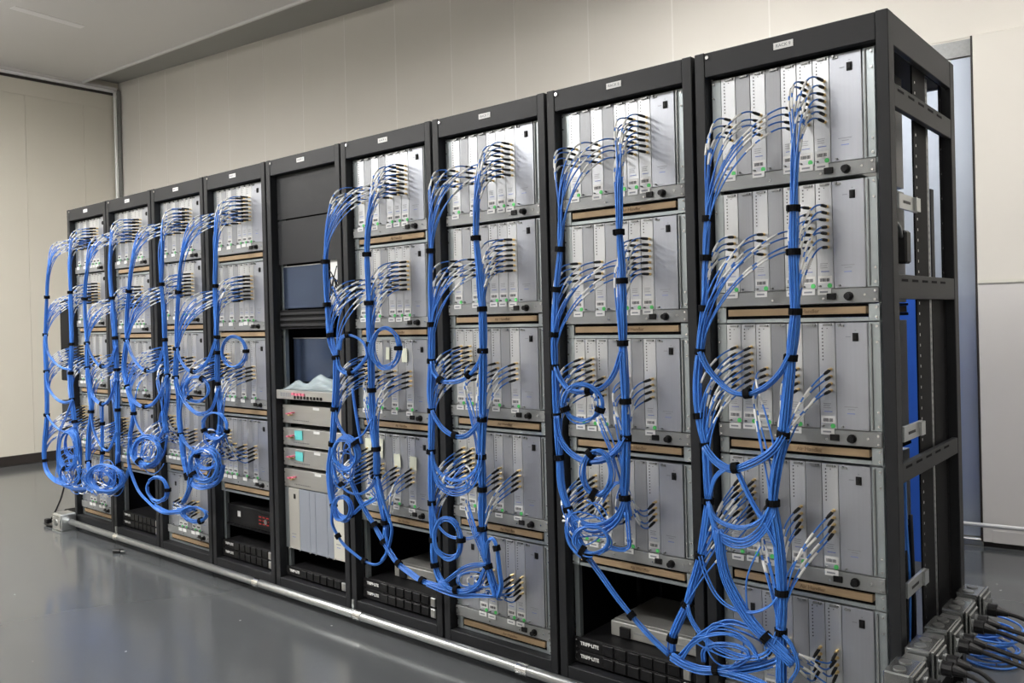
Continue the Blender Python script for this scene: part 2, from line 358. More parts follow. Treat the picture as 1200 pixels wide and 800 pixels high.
def chassis(n, row, kind, ztop):
    X = (n-1)*.6 + .04; z0 = ztop-.36; hi = n >= 6
    order = ['topmost', 'second from top', 'third from top', 'fourth from top', 'lowest']
    t = empty('card_chassis', (X, .035, z0), 'silver card chassis, %s in %s' % (order[row], RN[n]), 'chassis', 'silver card chassis in the racks')
    obj('body', boxm('body', 'body_steel', .034, .455, .0125, .42, .002, .356), t)
    fl = obj('left_flange', boxm('left_flange', 'flange', 0, .031, .002, .008, .0455, .357, .001), t)
    fr = obj('right_flange', boxm('right_flange', 'flange', .4665, .499, .002, .008, .0455, .357, .001), t)
    obj('guide_rail', boxm('guide_rail', 'strip_grey', .472, .476, -.004, .002, .05, .352), fr)
    obj('screws', screws([(.491, .06), (.491, .10), (.491, .30), (.491, .345)]), fr); obj('screws', screws([(.008, .06), (.008, .10), (.008, .30), (.008, .345)]), fl)
    st = obj('lower_strip', boxm('lower_strip', 'strip_grey', .001, .499, -.006, .004, .001, .0435, .001), t)
    obj('screws', screws([(.010, .010), (.010, .034), (.490, .010), (.490, .034), (.19, .016), (.345, .016), (.462, .024)]), st, (0, -.006, 0))
    obj('socket', boxm('socket', 'knob', .355, .381, -.012, -.0061, .013, .031, .001), st)
    obj('knob', cached('knob', lambda: MB().cyl((.417, -.006, .021), (.417, -.010, .021), .013, 12).cyl((.417, -.010, .021), (.417, -.026, .021), .009, 12).mesh('knob', 'knob')), st)
    for i, c in enumerate(KIND[kind]):
        if c is None: continue
        x = CX0 + i*SLOT
        wd = SLOT*2 if c[0] == 'w' else SLOT
        m = {'p': 'card_alu', 'b': 'blank_grey', 'w': 'psu_alu'}[c[0]]
        nm = {'p': 'port_card', 'b': 'blank_card', 'w': 'power_card'}[c[0]]
        cd = obj(nm, boxm(nm, m, .0007, wd-.0007, 0, .012, .046, .356, .0008), t, (x, 0, 0))
        obj('latch', cached(('latch', wd), lambda: MB().box(wd/2-.009, wd/2+.009, -.006, 0, .347, .353).cyl((wd/2+.014, 0, .35), (wd/2+.014, -.008, .35), .0035, 6).cyl((wd/2-.014, 0, .053), (wd/2-.014, -.012, .053), .003, 6).mesh('latch', 'galv_dark')), cd)
        if c[0] == 'p':
            pts = [(X + x + .034, .035, z0 + z) for z in c[1]]
            PORTS[(n, row, i)] = pts
            if hi:
                for z in c[1]: obj('jack', jack_mesh(), cd, (.034, 0, z))
            else:
                def mk(zs=c[1]):
                    b = MB()
                    for z in zs: b.cyl((.034, 0, z), (.034, -.018, z), .0042, 6)
                    return b.mesh('jack_column', 'gold')
                obj('jack_column', cached(('jc', len(c[1])), mk), cd)
            obj('indicator_holes', dots(10 if len(c[1]) == 4 else 4), cd)
            obj('printed_text', print_lines(), cd)
            bl = obj('barcode_label', barcode(), cd)
            gd = obj('green_dot', cached('gdot', lambda: MB().cyl((.037, 0, .054), (.037, -.002, .054), .0068, 12).mesh('green_dot', 'green')), cd); gd['label'] = 'round green sticker'
            hg = obj('hanging_tag', boxm('hanging_tag', 'paper', .006, .045, -.0085, -.0072, .028, .046), cd, (R(-.002, .002), 0, R(-.002, .002)))
            if hi: obj('lettering', cached('tagink', lambda: MB().box(.012, .036, -.0089, -.0085, .034, .039).mesh('lettering', 'ink_soft')), hg)
        if c[0] == 'w':
            obj('switch', boxm('switch', 'knob', wd*.62, wd*.62+.013, -.003, 0, .285, .309), cd)
    px = CX0 + 7*SLOT
    ps = obj('power_supply_panel', boxm('power_supply_panel', 'psu_alu', .0007, .0905, 0, .012, .046, .356, .0008), t, (px, 0, 0))
    obj('switch', cached('psw', lambda: MB().box(.050, .066, -.003, 0, .302, .326).box(.053, .063, -.006, -.003, .306, .322).mesh('switch', 'knob', .0008)), ps)
    obj('switch_mark', cached('swm', lambda: MB().box(.030, .044, -.0006, 0, .3135, .316).box(.056, .060, -.0006, 0, .3315, .334).mesh('switch_mark', 'ink_soft')), ps)
    obj('printed_text', psu_print(), ps)
    obj('latch', cached('plat', lambda: MB().cyl((.014, 0, .35), (.014, -.010, .35), .0035, 6).cyl((.018, 0, .053), (.018, -.012, .053), .003, 6).box(.010, .026, -.004, 0, .344, .35).mesh('latch', 'galv_dark')), ps)
    return z0
def air_tray(n, row, z1, last):
    """slim wooden-fronted air handler slid in under a chassis"""
    X = (n-1)*.6 + .04
    order = ['topmost', 'second', 'third', 'fourth', 'fifth']
    t = empty('air_handler_tray', (X, .035, z1-.052), 'brown fibreboard strip below the %s chassis of %s' % (order[row], RN[n][4:]), 'air handler', 'air handler trays between chassis')
    br = obj('board', boxm('board', 'kraft', .040, .462, -.002, .40, .022, .043, .0008), t)
    if n >= 6:
        obj('lettering', text_mesh('Air Handler', .016, 'kraft_ink', .0003), br, (.29, -.0025, .032), FRONT)
    for s, x in ((0, .0), (1, .468)):
        b = obj('bracket', boxm('bracket', 'flange', 0, .031, .002, .008, .001, .050, .001), t, (x, 0, 0))
        obj('screws', screws([(.008 if s == 0 else .023, .012), (.008 if s == 0 else .023, .040)]), b)
    obj('lower_lip', boxm('lower_lip', 'flange', .032, .467, .004, .03, .001, .012), t)
    obj('gap_shade', boxm('gap_shade', 'dark_gap', .0325, .4665, .0085, .40, .0125, .0215), t); obj('upper_gap_shade', boxm('upper_gap_shade', 'dark_gap', .0325, .4665, .0085, .40, .0435, .0508), t)  # solid black boxes in the gaps, standing in for shade
TOPS_A = [2.108, 1.742, 1.331, .917, .505]; TOPS_B = [2.108, 1.696, 1.287, .869]
for n in (1, 2, 3, 4, 6, 7, 8, 9):
    tops = TOPS_A if n % 2 else TOPS_B
    for row, zt in enumerate(tops):
        z0 = chassis(n, row, 'Z' if row == 4 else ('T' if row < 2 else 'M'), zt)
        if not (n % 2 and row == 0): air_tray(n, row, z0, row == len(tops)-1)
# ------------------------------------------------------------------ blue cables
CR_ = .00255
def smooth_noise(n, amp):
    k = max(2, n//12); a = rng.normal(0, amp, k); return np.interp(np.linspace(0, k-1, n), np.arange(k), a)
class Path:
    """centre line of a bundle, with ties; strands run along it at their own offsets"""
    def __init__(s, pts, rad, ties=(), step=.012):
        s.P = spline(pts, step); d = np.linalg.norm(np.diff(s.P, axis=0), axis=1); s.s = np.concatenate([[0], np.cumsum(d)]); s.L = s.s[-1]; s.rad = rad
        T = np.gradient(s.P, axis=0); s.T = T/np.linalg.norm(T, axis=1)[:, None]
        e = np.cross(s.T, (0, 1., 0)); s.E1 = e/(np.linalg.norm(e, axis=1)[:, None]+1e-9); s.E2 = np.cross(s.T, s.E1)
        s.tie_s = [s.s[int(np.argmin(np.linalg.norm(s.P-np.asarray(t), axis=1)))] for t in ties]
        sq = np.ones(len(s.P))
        for t in s.tie_s: sq = np.minimum(sq, .80 + .30*np.clip(np.abs(s.s-t)/.06, 0, 1))
        s.sq = sq
    def strand(s, ox, oy, a, b, wob=.0012):
        i0 = int(np.searchsorted(s.s, a)); i1 = max(i0+3, int(np.searchsorted(s.s, b))); i1 = min(i1, len(s.P)); i0 = min(i0, i1-3)
        n = i1-i0; q = s.sq[i0:i1]
        return s.P[i0:i1] + ((ox*q + smooth_noise(n, wob))[:, None])*s.E1[i0:i1] + ((oy*q + smooth_noise(n, wob))[:, None])*s.E2[i0:i1]
    def frame(s, t):
        i = min(len(s.P)-1, int(np.searchsorted(s.s, t))); return s.P[i], s.T[i], s.E1[i], s.E2[i]
def disk(n, rad):
    out = []
    for i in range(n):
        r = rad*math.sqrt((i+.5)/n); a = i*2.399963; out.append((r*math.cos(a), r*math.sin(a)))
    return out
def tie_mesh():
    def mk():
        b = MB(); n = 14
        for z0, z1, r in ((-.5, .5, 1.0),):
            for rr in (r, r*.86):
                for z in (z0, z1):
                    for i in range(n):
                        t = 2*math.pi*i/n; b.v.append((rr*math.cos(t), rr*math.sin(t), z))
            for i in range(n):
                j = (i+1) % n
                b.f += [(i, j, n+j, n+i), (2*n+j, 2*n+i, 3*n+i, 3*n+j), (n+i, n+j, 3*n+j, 3*n+i), (j, i, 2*n+i, 2*n+j)]
        b.m = [0]*len(b.f)
        b.box(.9, 1.14, -.22, .22, -.42, .42)
        return b.mesh('velcro_tie', 'velcro')
    return cached('tie', mk)
def add_tie(root, p, T, r, h=.018):
    o = obj('velcro_tie', tie_mesh(), root); z = Vector(T).normalized(); x = Vector((R(-1, 1), -1, R(-.5, .5))); x = (x - z*x.dot(z)).normalized(); y = z.cross(x)
    M = Matrix((x, y, z)).transposed().to_4x4(); M.translation = Vector(p) - root.location
    o.matrix_local = M @ Matrix.Diagonal((r, r, h, 1))
def add_cable(root, pts, r=CR_, name='cable', sides=6):
    v, f = sweep(np.asarray(pts) - np.array(root.location), r, sides)
    b = MB(); b.v = v; b.f = f; b.m = [0]*len(f)
    return obj(name, b.mesh(name, 'blue', smooth=True), root)
def cut(P, a, b):
    d = np.concatenate([[0], np.cumsum(np.linalg.norm(np.diff(P, axis=0), axis=1))]); n = 5
    t = np.linspace(a, b, n); return np.stack([np.interp(t, d, P[:, k]) for k in range(3)], 1)
def boot_mesh():
    return cached('boot', lambda: MB().cyl((0, -.014, 0), (0, -.040, 0), .0050, 8).cyl((0, -.040, 0), (0, -.056, 0), .0044, 8, r2=.0032).mesh('boot', 'boot', smooth=False))
SL = ((.070, .108), (.124, .160))
def plug_cable(root, port, path_pts, tilt, yaw, hi):
    """one cable from its jack: black boot, two white marker sleeves, blue jacket"""
    P = np.asarray(path_pts); j = R(-.012, .012)
    if hi:
        c = add_cable(root, P)
        b = obj('boot', boot_mesh(), c, Vector(port)-root.location, (tilt, 0, yaw))
        for a, e in SL:
            v, f = sweep(cut(P, a+j, e+j) - np.array(root.location), .0036, 6); m = MB(); m.v = v; m.f = f; m.m = [0]*len(f)
            obj('marker_sleeve', m.mesh('marker_sleeve', 'white', smooth=True), c)
    else:
        L = np.array(root.location); m = MB(); m.tube(P-L, .0026, 5, 0)
        for a, e in SL: m.tube(cut(P, a+j, e+j)-L, .0037, 5, 1)
        d = np.array([0, -math.cos(tilt), -math.sin(tilt)]); p = np.array(port)-L
        m.cyl(tuple(p+d*.014), tuple(p+d*.056), .0052, 6, 2)
        obj('cable', m.mesh('cable', ['blue', 'white', 'boot'], smooth=True), root)
def bez(p0, p1, p2, p3, n=18):
    t = np.linspace(0, 1, n)[:, None]; return (1-t)**3*p0 + 3*(1-t)**2*t*p1 + 3*(1-t)*t*t*p2 + t**3*p3
def fan(root, path, port, slot, drop, send, tilt, reach, hi):
    if drop is None: i = random.randint(0, 4)
    else:
        zj = port[2] - drop; idx = np.where(path.P[:, 2] <= zj)[0]; i = max(2, int(idx[0]) if len(idx) else len(path.P)-8)
    sj = path.s[i]; ox, oy = slot
    tail = path.strand(ox, oy, sj, max(send, sj+.05))
    yaw = R(-.10, .06)
    d = np.array([math.sin(yaw), -math.cos(tilt), -math.sin(tilt)])
    p0 = np.array(port) + d*.050; J = tail[0]; T = tail[1]-tail[0]; T /= np.linalg.norm(T)+1e-9
    dist = np.linalg.norm(J-p0)
    a = bez(p0, p0 + d*(reach*R(.85, 1.15)), J - T*(dist*.52), J)
    plug_cable(root, port, np.vstack([a[:-1], tail]), tilt, yaw, hi)

def PT(L, Y, Y2=None):
    n = len(L); Y2 = Y if Y2 is None else Y2
    return [at(q[0], q[1], q[2] if len(q) > 2 else Y + (Y2-Y)*i/max(1, n-1)) for i, q in enumerate(L)]
# trunk routes: pixel of the photograph, on the plane Y (metres in front of the racks); 't' points carry ties
TR = {
 (9, 'L'): (-.115, [(829,208),(829,240),(829,256),(827,302),(825,361),(820,412),(817,450),(819,487),(826,522),(829,560),(830,587),(826,620),(821,651),(812,685),(805,708),(796,728),(788,748),(787,768)],
            [(829,256),(827,302),(825,361),(820,412),(819,487),(826,522),(830,587),(821,651),(805,708),(788,748)]),
 (9, 'R'): (-.125, [(931,180),(931,215),(930,244),(930,295),(932,365),(927,419),(918,509),(910,550),(906,589),(912,637),(916,694),(915,740),(915,805)],
            [(930,244),(930,295),(932,365),(927,419),(918,509),(906,589),(916,694),(915,740)]),
 (8, 'L'): (-.15, [(655,215),(656,250),(656.5,292),(652,339),(650,380),(649,392),(650,430),(651,460),(652,487),(655.6,536),(658,570),(666,597),(670,614),(678,634),(688,652)],
            [(656.5,292),(652,339),(649,392),(650,430),(652,487),(655.6,536),(666,597),(688,652)]),
 (8, 'R'): (-.13, [(725,215),(725.4,250),(725.4,272),(729,329),(729.6,402),(733,470),(733.6,513),(733,550),(732,583),(736,610)],
            [(725.4,272),(729,329),(729.6,402),(733,470),(733.6,513),(732,583)]),
 (7, 'L'): (-.165, [(505,242),(504.6,267),(505,294),(504,337),(505.5,380),(505.5,423),(504,459),(505.5,481),(505.5,529),(506,589),(508,632),(509.5,662),(516,680),(527,690)],
            [(505,294),(505.5,380),(505.5,423),(505.5,481),(505.5,529),(506,589),(508,632),(509.5,662)]),
 (7, 'R'): (-.13, [(558,238),(558,262),(558,279),(562,320),(565,362),(566,411),(565,491),(564,535),(565,573),(565,619),(568,640),(571.5,663.6),(579,690),(583,703)],
            [(558,279),(565,362),(566,411),(565,491),(564,535),(565,573),(565,619),(571.5,663.6)]),
 (6, 'L'): (-.175, [(382,270),(381,306.5),(383,357),(387,393),(392,412),(394,419),(394,453),(392,479),(389.5,520),(386,547),(387,572),(391,592),(397,606),(409,607)],
            [(381,306.5),(383,357),(387,393),(394,419),(392,479),(389.5,520),(391,592)]),
 (6, 'R'): (-.13, [(431,270),(430,298),(432.6,355),(434,403),(435,437),(435.5,457),(437.5,494),(441,526),(441.5,558),(445,579),(451,612),(451,632)],
            [(430,298),(432.6,355),(434,403),(435.5,457),(441,526),(441.5,558),(451,612)]),
 (4, 'L'): (-.20, [(214,290),(211,315),(209,342),(207,380),(207,408.5),(206,442),(209,460),(210,489),(212,509),(216,541),(220.6,560),(221,573),(214,590)],
            [(209,342),(207,408.5),(206,442),(212,509),(220.6,560)]),
 (4, 'R'): (-.155, [(252.6,290),(252.6,311),(252,335),(254,380),(254,395),(255,413),(255,449.5),(258,485),(257,506),(253,522)],
            [(252,335),(254,395),(255,413),(255,449.5)]),
 (3, 'L'): (-.205, [(156,292),(152.5,322),(151,341),(148.5,370),(148.5,398),(145.5,429),(149.4,453),(156,478),(156,492),(152.5,512),(156,535),(168,546),(182,543)],
            [(151,341),(148.5,398),(149.4,453),(156,484)]),
 (3, 'R'): (-.16, [(190,290),(189.6,312),(189,333),(192,367),(193,398),(196,440),(196.6,464),(193,490),(196,510)],
            [(189,333),(193,398),(196,440)]),
 (2, 'L'): (-.21, [(104,302),(101,325),(99.5,350),(100,376),(102,402),(102.5,431),(105,458),(107,482),(104,510),(103.6,541),(108,560)],
            [(99.5,350),(102,402),(102.5,431),(107,482),(103.6,541)]),
 (2, 'R'): (-.165, [(129,300),(129,325),(131,349.5),(135,396),(137,433),(138,480),(138,544)],
            [(131,349.5),(135,396),(137,433),(138,480),(138,544)]),
 (1, 'L'): (-.215, [(58,305),(55.8,330),(55,348),(53,392),(54.5,435),(55,486),(52.4,520),(52.4,539.6),(56,554),(66,564),(76,568)],
            [(55,348),(53,392),(54.5,435),(55,486),(52.4,539.6)]),
 (1, 'R'): (-.17, [(82,300),(82,325),(82.5,342.5),(84,403),(83,437),(84.6,468),(87.6,494),(93,530),(92,550)],
            [(82.5,342.5),(84,403),(83,437),(84.6,468),(87.6,494),(92,550)]),
}
# hanging loops between the trunks: (rack, side, strands, sag spread px, route, indices of tied points)
LOOPS = [
 (9,'L',7,2,[(820,412),(826,426),(836,440),(855,457),(876,461),(897,452),(914,436),(926,415)],[4]),
 (9,'L',10,2,[(826,522),(833,533),(846,544),(862,548),(890,537),(908,524),(918,509)],[3]),
 (9,'L',5,2,[(857,547),(845,553),(837,563),(832,583)],[]),
 (9,'L',4,3,[(830,587),(836,603),(850,613),(872,617),(893,608),(905,590)],[]),
 (9,'L',5,4,[(830,587),(838,617),(853,628),(873,631),(893,617),(906,592)],[]),
 (9,'L',4,4,[(830,587),(842,625),(858,638),(878,637),(896,622),(908,600)],[]),
 (9,'R',2,2,[(821,651),(827,671),(840,696),(858,711),(883,716),(902,709),(912,698)],[]),
 (9,'R',4,3,[(805,708),(810,725),(827,748),(854,763),(879,769),(900,763),(912,738)],[]),
 (9,'R',14,4,[(842,620),(846,655),(854,682),(875,719),(898,747),(917,765),(930,778)],[4]),
 (9,'L',12,3,[(787,768),(800,776),(820,783),(840,784),(860,788),(885,797),(900,805)],[3]),
 (9,'R',4,5,[(797,768),(823,740),(852,725),(879,732),(905,745),(925,765)],[]),
 (9,'R',4,6,[(800,772),(812,752),(835,738),(860,740),(880,755),(890,775)],[]),
 (9,'R',4,4,[(826,775),(826,760),(840,752),(865,754),(878,765),(862,780)],[]),
 (9,'R',3,4,[(912,738),(927,755),(935,780),(925,800)],[]),
 (9,'L',1,0,[(890,640),(880,660),(874,680),(874,700),(876,715)],[]),
 (9,'L',6,5,[(862,549),(880,585),(898,615),(910,640)],[]),
 (9,'L',5,5,[(832,590),(838,625),(846,660),(858,690)],[]),
 (8,'L',6,2,[(650,430),(656,444),(668,456),(690,458),(708,451),(720,436),(728,412)],[3]),
 (8,'L',9,2,[(652,487),(656,512),(666,528),(680,538),(689,540),(708,538),(724,526),(733,512)],[4]),
 (8,'L',5,3,[(666,597),(676,607),(692,614),(710,610),(724,600),(732,584)],[]),
 (8,'L',6,5,[(666,597),(678,615),(694,622),(712,617),(726,605),(733,588)],[]),
 (8,'L',6,2,[(688,652),(705,675),(722,699),(740,721),(762,746),(784,767)],[3]),
 (8,'R',4,2,[(735,600),(737,625),(737,640),(727,643),(714,640)],[]),
 (8,'L',5,4,[(668,600),(664,618),(668,636),(680,650),(688,654)],[]),
 (7,'L',6,2,[(505.5,423),(508,436),(516,445),(522,447),(537,446),(549,439),(560,425),(565,411)],[2,5]),
 (7,'L',6,2,[(505.5,481),(510,490),(519,502),(533,510),(547,509),(560,496),(565,485)],[3]),
 (7,'L',3,2,[(505.5,529),(511,547),(521,558),(535,562),(551,556),(561,541),(564,530)],[]),
 (7,'L',4,3,[(505.5,529),(510,555),(521,568),(537,572),(552,564),(562,546),(564,532)],[]),
 (7,'L',3,3,[(505.5,535),(511,562),(524,575),(540,577),(555,567),(564,548)],[]),
 (7,'L',2,1,[(506,589),(512.5,612),(525,626),(542,630),(556,628),(565,618)],[]),
 (7,'L',9,3,[(516,680),(526,689),(535,691),(550,690),(562,682),(569,666)],[2]),
 (7,'R',5,3,[(522,681),(530,674),(542,665),(555,661),(570,661)],[]),
 (7,'R',6,3,[(569,655),(571,636),(577,630),(582,642),(585,668),(587,685),(583,700)],[3]),
 (7,'R',4,3,[(500,685),(520,692),(540,697),(560,697),(580,699)],[]),
 (6,'L',6,2,[(394,419),(397,430),(403,436),(411,436),(420,429),(430,416),(434,400)],[3]),
 (6,'L',5,2,[(398,410),(400,396),(408,392),(419,395),(428,404),(431,420)],[2]),
 (6,'L',3,2,[(392,479),(396,495),(403,507),(412,513),(425,508),(436,490)],[3]),
 (6,'L',4,2,[(389.5,540),(394,560),(400,568),(409,576),(422,578.6),(435,571),(441.5,558)],[2]),
 (6,'R',8,3,[(410,560),(419,580),(430,600),(439,615),(450,635),(458,648)],[3,4]),
 (6,'R',7,2,[(450,635),(458,648),(467,660),(480,670),(495,680),(510,685),(524,690)],[2,4]),
 (6,'R',5,2,[(441.5,558),(447,580),(455,605),(459,620),(454,645),(447,657)],[]),
 (6,'L',6,3,[(391,592),(396,602),(405,606),(413,602),(424,592),(440,584)],[3]),
 (6,'L',4,4,[(413,455),(416,475),(420,500),(424,520)],[]),
 (6,'L',4,1,[(390,590),(389,612),(396,628),(404,639),(417,650),(427,657),(440,661),(450,655),(454,640),(451,618)],[2,5]),
 (3,'L',4,2,[(152.5,512),(151,540),(160,570),(172,586),(190,600),(212,601)],[]),
 (4,'L',6,1.5,[(207,408.5),(211,422),(218.5,432),(226.5,435),(236.5,430),(245.5,417.5),(253,397)],[3]),
 (4,'L',6,1.5,[(206,442),(210,458),(217,472),(227.5,482),(236.5,484),(248.5,477.5),(256,455)],[]),
 (4,'L',4,2,[(212,509),(217,518),(226,527),(241,533),(252,524),(257,506)],[]),
 (4,'L',9,3,[(216,535),(219,556),(228,568),(242,570),(257,562),(262,545)],[1]),
 (3,'L',5,1.5,[(148.5,398),(154,415),(162.5,428),(172,434),(183.5,430),(192,408)],[3]),
 (3,'L',7,1.5,[(149.4,453),(154,465.5),(162.5,474),(170,476),(180,472),(190,458),(196,440)],[3]),
 (3,'L',5,2,[(156,484),(161,498),(168,509),(174,513),(186,513),(193,500)],[3]),
 (3,'R',5,2,[(196,510),(192,530),(182,545),(168,548)],[]),
 (2,'L',5,1.5,[(102,402),(106.5,415),(113.5,425),(119.6,429),(129,425),(136,405)],[3]),
 (2,'L',7,1.5,[(102.5,431),(105,448),(110,465),(119.6,473),(129,467),(137,444)],[3]),
 (2,'L',7,1.5,[(119.6,473),(120,496),(120,530),(118,560)],[1,2]),
 (2,'L',5,2,[(107,482),(108,496),(112,510),(120,524),(128,526),(137,505)],[]),
 (2,'L',8,3,[(103.6,541),(108,560),(118,574),(132,576),(146,562),(152,545)],[]),
 (2,'R',6,3,[(138,530),(134,552),(124,568),(110,572)],[]),
 (1,'L',4,1.5,[(53,392),(56,412),(64,424),(74,431),(84,433)],[]),
 (1,'L',6,1.5,[(54.5,435),(56,452),(64.5,465.5),(75,471),(84.6,469)],[]),
 (1,'L',5,1.5,[(55,486),(60,494),(68,502),(78,505),(88,500)],[]),
 (1,'L',6,2,[(66,564),(78,569),(90,572),(104,572)],[]),
 (1,'R',6,2,[(84.6,468),(78,486),(70,505),(67,530),(70,556),(82,566)],[]),
]
# loose slack in front of the lower chassis: (rack, side, strands, centre px, half extents px)
SLACK = [(1,'L',9,(80,545),(15,22)), (1,'R',7,(92,560),(16,14)), (2,'L',12,(118,560),(22,16)), (2,'R',10,(130,562),(18,15)), (3,'L',8,(173,530),(18,18)), (4,'L',10,(240,543),(20,20)), (4,'R',5,(250,515),(12,12)),
         (6,'L',8,(405,540),(15,22)), (8,'L',5,(694,615),(24,22)), (9,'R',4,(850,757),(42,22)), (7,'L',4,(535,560),(22,14)), (7,'R',4,(555,680),(24,12))]
# coils: (rack, side, strands, centre px, radii px, tie angles in degrees)
RINGS = [(8,'L',9,(683,472),(22,23),(-20,200)), (8,'L',11,(701,554),(16,27),(120,250)), (8,'L',9,(694,632),(20,17),(235,)),
 (7,'L',10,(525,631),(17,24),(0,)), (6,'R',8,(453,408),(16,24),(0,)), (6,'L',11,(406,531),(16,19),(40,)), (6,'L',7,(402.5,596),(11,15),()),
 (4,'R',7,(275,411.5),(16.5,18),(0,)), (4,'L',7,(231,456),(16,15),(60,230)), (4,'R',7,(253,499),(17,16),(-20,200)), (4,'L',13,(240,545),(20,20),(215,)), (4,'L',8,(244,536),(15,13),(170,)),
 (3,'R',10,(229,602),(16,9),(-60,)), (3,'L',14,(173,528),(19,17),(230,)), (3,'L',9,(185,573),(15,15),(0,)),
 (2,'L',12,(124,560),(25,16),()), (2,'R',8,(118,562),(16,14),()), (1,'L',11,(80,528),(13,23),(250,)), (1,'R',7,(84,520),(10,16),()), (1,'L',7,(82,556),(14,13),())]
BUNDLE = {}
# gathering routes of the lowest chassis' cables
ZROUTE = {9: [(922,768),(905,776),(880,782),(852,785),(836,783)], 7: [(566,692),(550,695),(530,694),(512,686)], 3: [(222,597),(210,599),(196,600),(180,592)], 1: [(96,574),(86,572),(74,567),(66,560)]}
for (n, side), (Y, pts, ties) in TR.items():
    base = at(pts[-1][0], pts[-1][1], Y)
    lab = 'blue cable bundle on the %s of %s' % ('left' if side == 'L' else 'right', RN[n])
    root = empty('cable_bundle', base.tolist(), lab, 'cable bundle', 'blue cable bundles on the racks')
    nst = 20; rad = .0125 if (side == 'L' or n <= 4) else .0145
    path = Path(PT(pts, Y), rad, PT(ties, Y)); BUNDLE[(n, side)] = (root, path, Y)
    for s in path.tie_s:
        P, T, _, _ = path.frame(s); add_tie(root, P, T, rad*.92 + .0052 + R(0, .0015), .019)
    hi = n >= 6; slots = disk(nst, rad); k = 0
    cols = {'T': ([0, 2, 4] if side == 'L' else [5, 6]), 'M': ([0, 1] if side == 'L' else [2, 4, 6]), 'Z': ([] if side == 'L' else [2, 3, 5, 6])}
    rows = 5 if n % 2 else 4
    for row in range(rows):
        kind = 'Z' if row == 4 else ('T' if row < 2 else 'M')
        for c in cols[kind]:
            for q, p in enumerate(PORTS[(n, row, c)]):
                bx = path.P[np.argmin(np.abs(path.P[:, 2]-p[2]+.2))][0]
                drop = (.225 if kind == 'T' else .23) + .42*abs(p[0]-bx)*(1 if kind == 'T' else .8) + R(-.02, .03)
                if kind == 'M' and side == 'R' and c == 2: drop += .08
                if kind == 'Z': drop = .10 + .03*q + R(0, .02)
                # a cable leaves the trunk at one of the ties further down
                zj = p[2]-drop; later = [s for s in path.tie_s if np.interp(s, path.s, path.P[:, 2]) < zj-.12]
                if kind == 'Z' or not later: send = path.L
                else:
                    far = {0: (1, 4), 1: (1, 4), 2: (0, 3), 3: (0, 3)}[row]
                    send = later[min(len(later)-1, random.randint(*far))]
                    if R(0, 1) < (.10 if n in (3, 6) and side == 'L' else .22): send = path.L
                tilt = {0: .02, 1: .05, 2: .16, 3: .26, 4: .30}[row] + R(-.05, .06)
                reach = .095 + (.03 if side == 'L' else .01) + (.03 if n <= 4 else 0)
                if kind == 'Z':
                    zp = cached(('zp', n), lambda: Path(PT(ZROUTE[n], Y + .01), .012)); fan(root, zp, p, slots[k % nst], None, zp.L, tilt, .05, hi)
                else: fan(root, path, p, slots[k % nst], drop, send, tilt, reach, hi)
                k += 1
for n, side, ns, sag, route, tied in LOOPS:
    root, path, Y = BUNDLE[(n, side)]; YL, YR = BUNDLE[(n, 'L')][2], BUNDLE[(n, 'R')][2]
    x0, x1 = TR[(n, 'L')][1][3][0], TR[(n, 'R')][1][3][0]
    ctr = [at(x, y, float(np.clip(YL + (YR-YL)*(x-x0)/(x1-x0), min(YL, YR), max(YL, YR))) - .012) for x, y in route]
    if n == 8 and route[-1] == (784, 767): ctr = [at(x, y, -.15 + .03*i/5) for i, (x, y) in enumerate(route)]
    rad = .0030*math.sqrt(ns)*1.15
    lp = Path(ctr, rad, [ctr[i] for i in tied])
    for i, (ox, oy) in enumerate(disk(ns, rad)):
        q = lp.strand(ox, oy, 0, lp.L+1, .0012); tt = np.linspace(0, 1, len(q)); q[:, 2] -= np.sin(np.pi*tt)*R(0, 1)*sag*.0027
        add_cable(root, q)
    for s in lp.tie_s:
        P, T, _, _ = lp.frame(s); add_tie(root, P, T, rad+.0062, .020)
for n, side, ns, (cx, cy), (rx, ry), angs in RINGS:
    root, path, Y = BUNDLE[(n, side)]; Y = Y - .03 - (.012 if ns > 8 else 0)
    C = at(cx, cy, Y); dep = (C-CP).dot(CF); H = np.array([.93, .37, 0]); k = dep/FPX
    a, b = rx*k/.947, ry*k; th = np.linspace(0, 2*np.pi, 44)
    for i in range(ns):
        ph = R(0, 6.28); s1 = 1 + R(-.13, .05); s2 = 1 + R(-.13, .05); wv = R(0, 6.28)
        dx, dz, dy = R(-.004, .004), R(-.005, .005), R(-.008, .008)
        T = th[:-2] + ph
        q = C + np.outer(a*s1*np.cos(T)+dx, H) + np.outer(b*s2*np.sin(T)+dz+.003*np.sin(2*T+wv), (0, 0, 1.)) + np.outer(dy+.006*np.sin(T+wv)+np.linspace(0, .006, len(T)), (0, -1., 0))
        add_cable(root, q)
    for g in angs:
        g = math.radians(g); P = C + H*a*.96*math.cos(g) + np.array([0, -.003, b*.96*math.sin(g)]); T = -H*a*math.sin(g) + np.array([0, 0, b*math.cos(g)])
        add_tie(root, P, T, .0042*math.sqrt(ns)+.0045, .018)

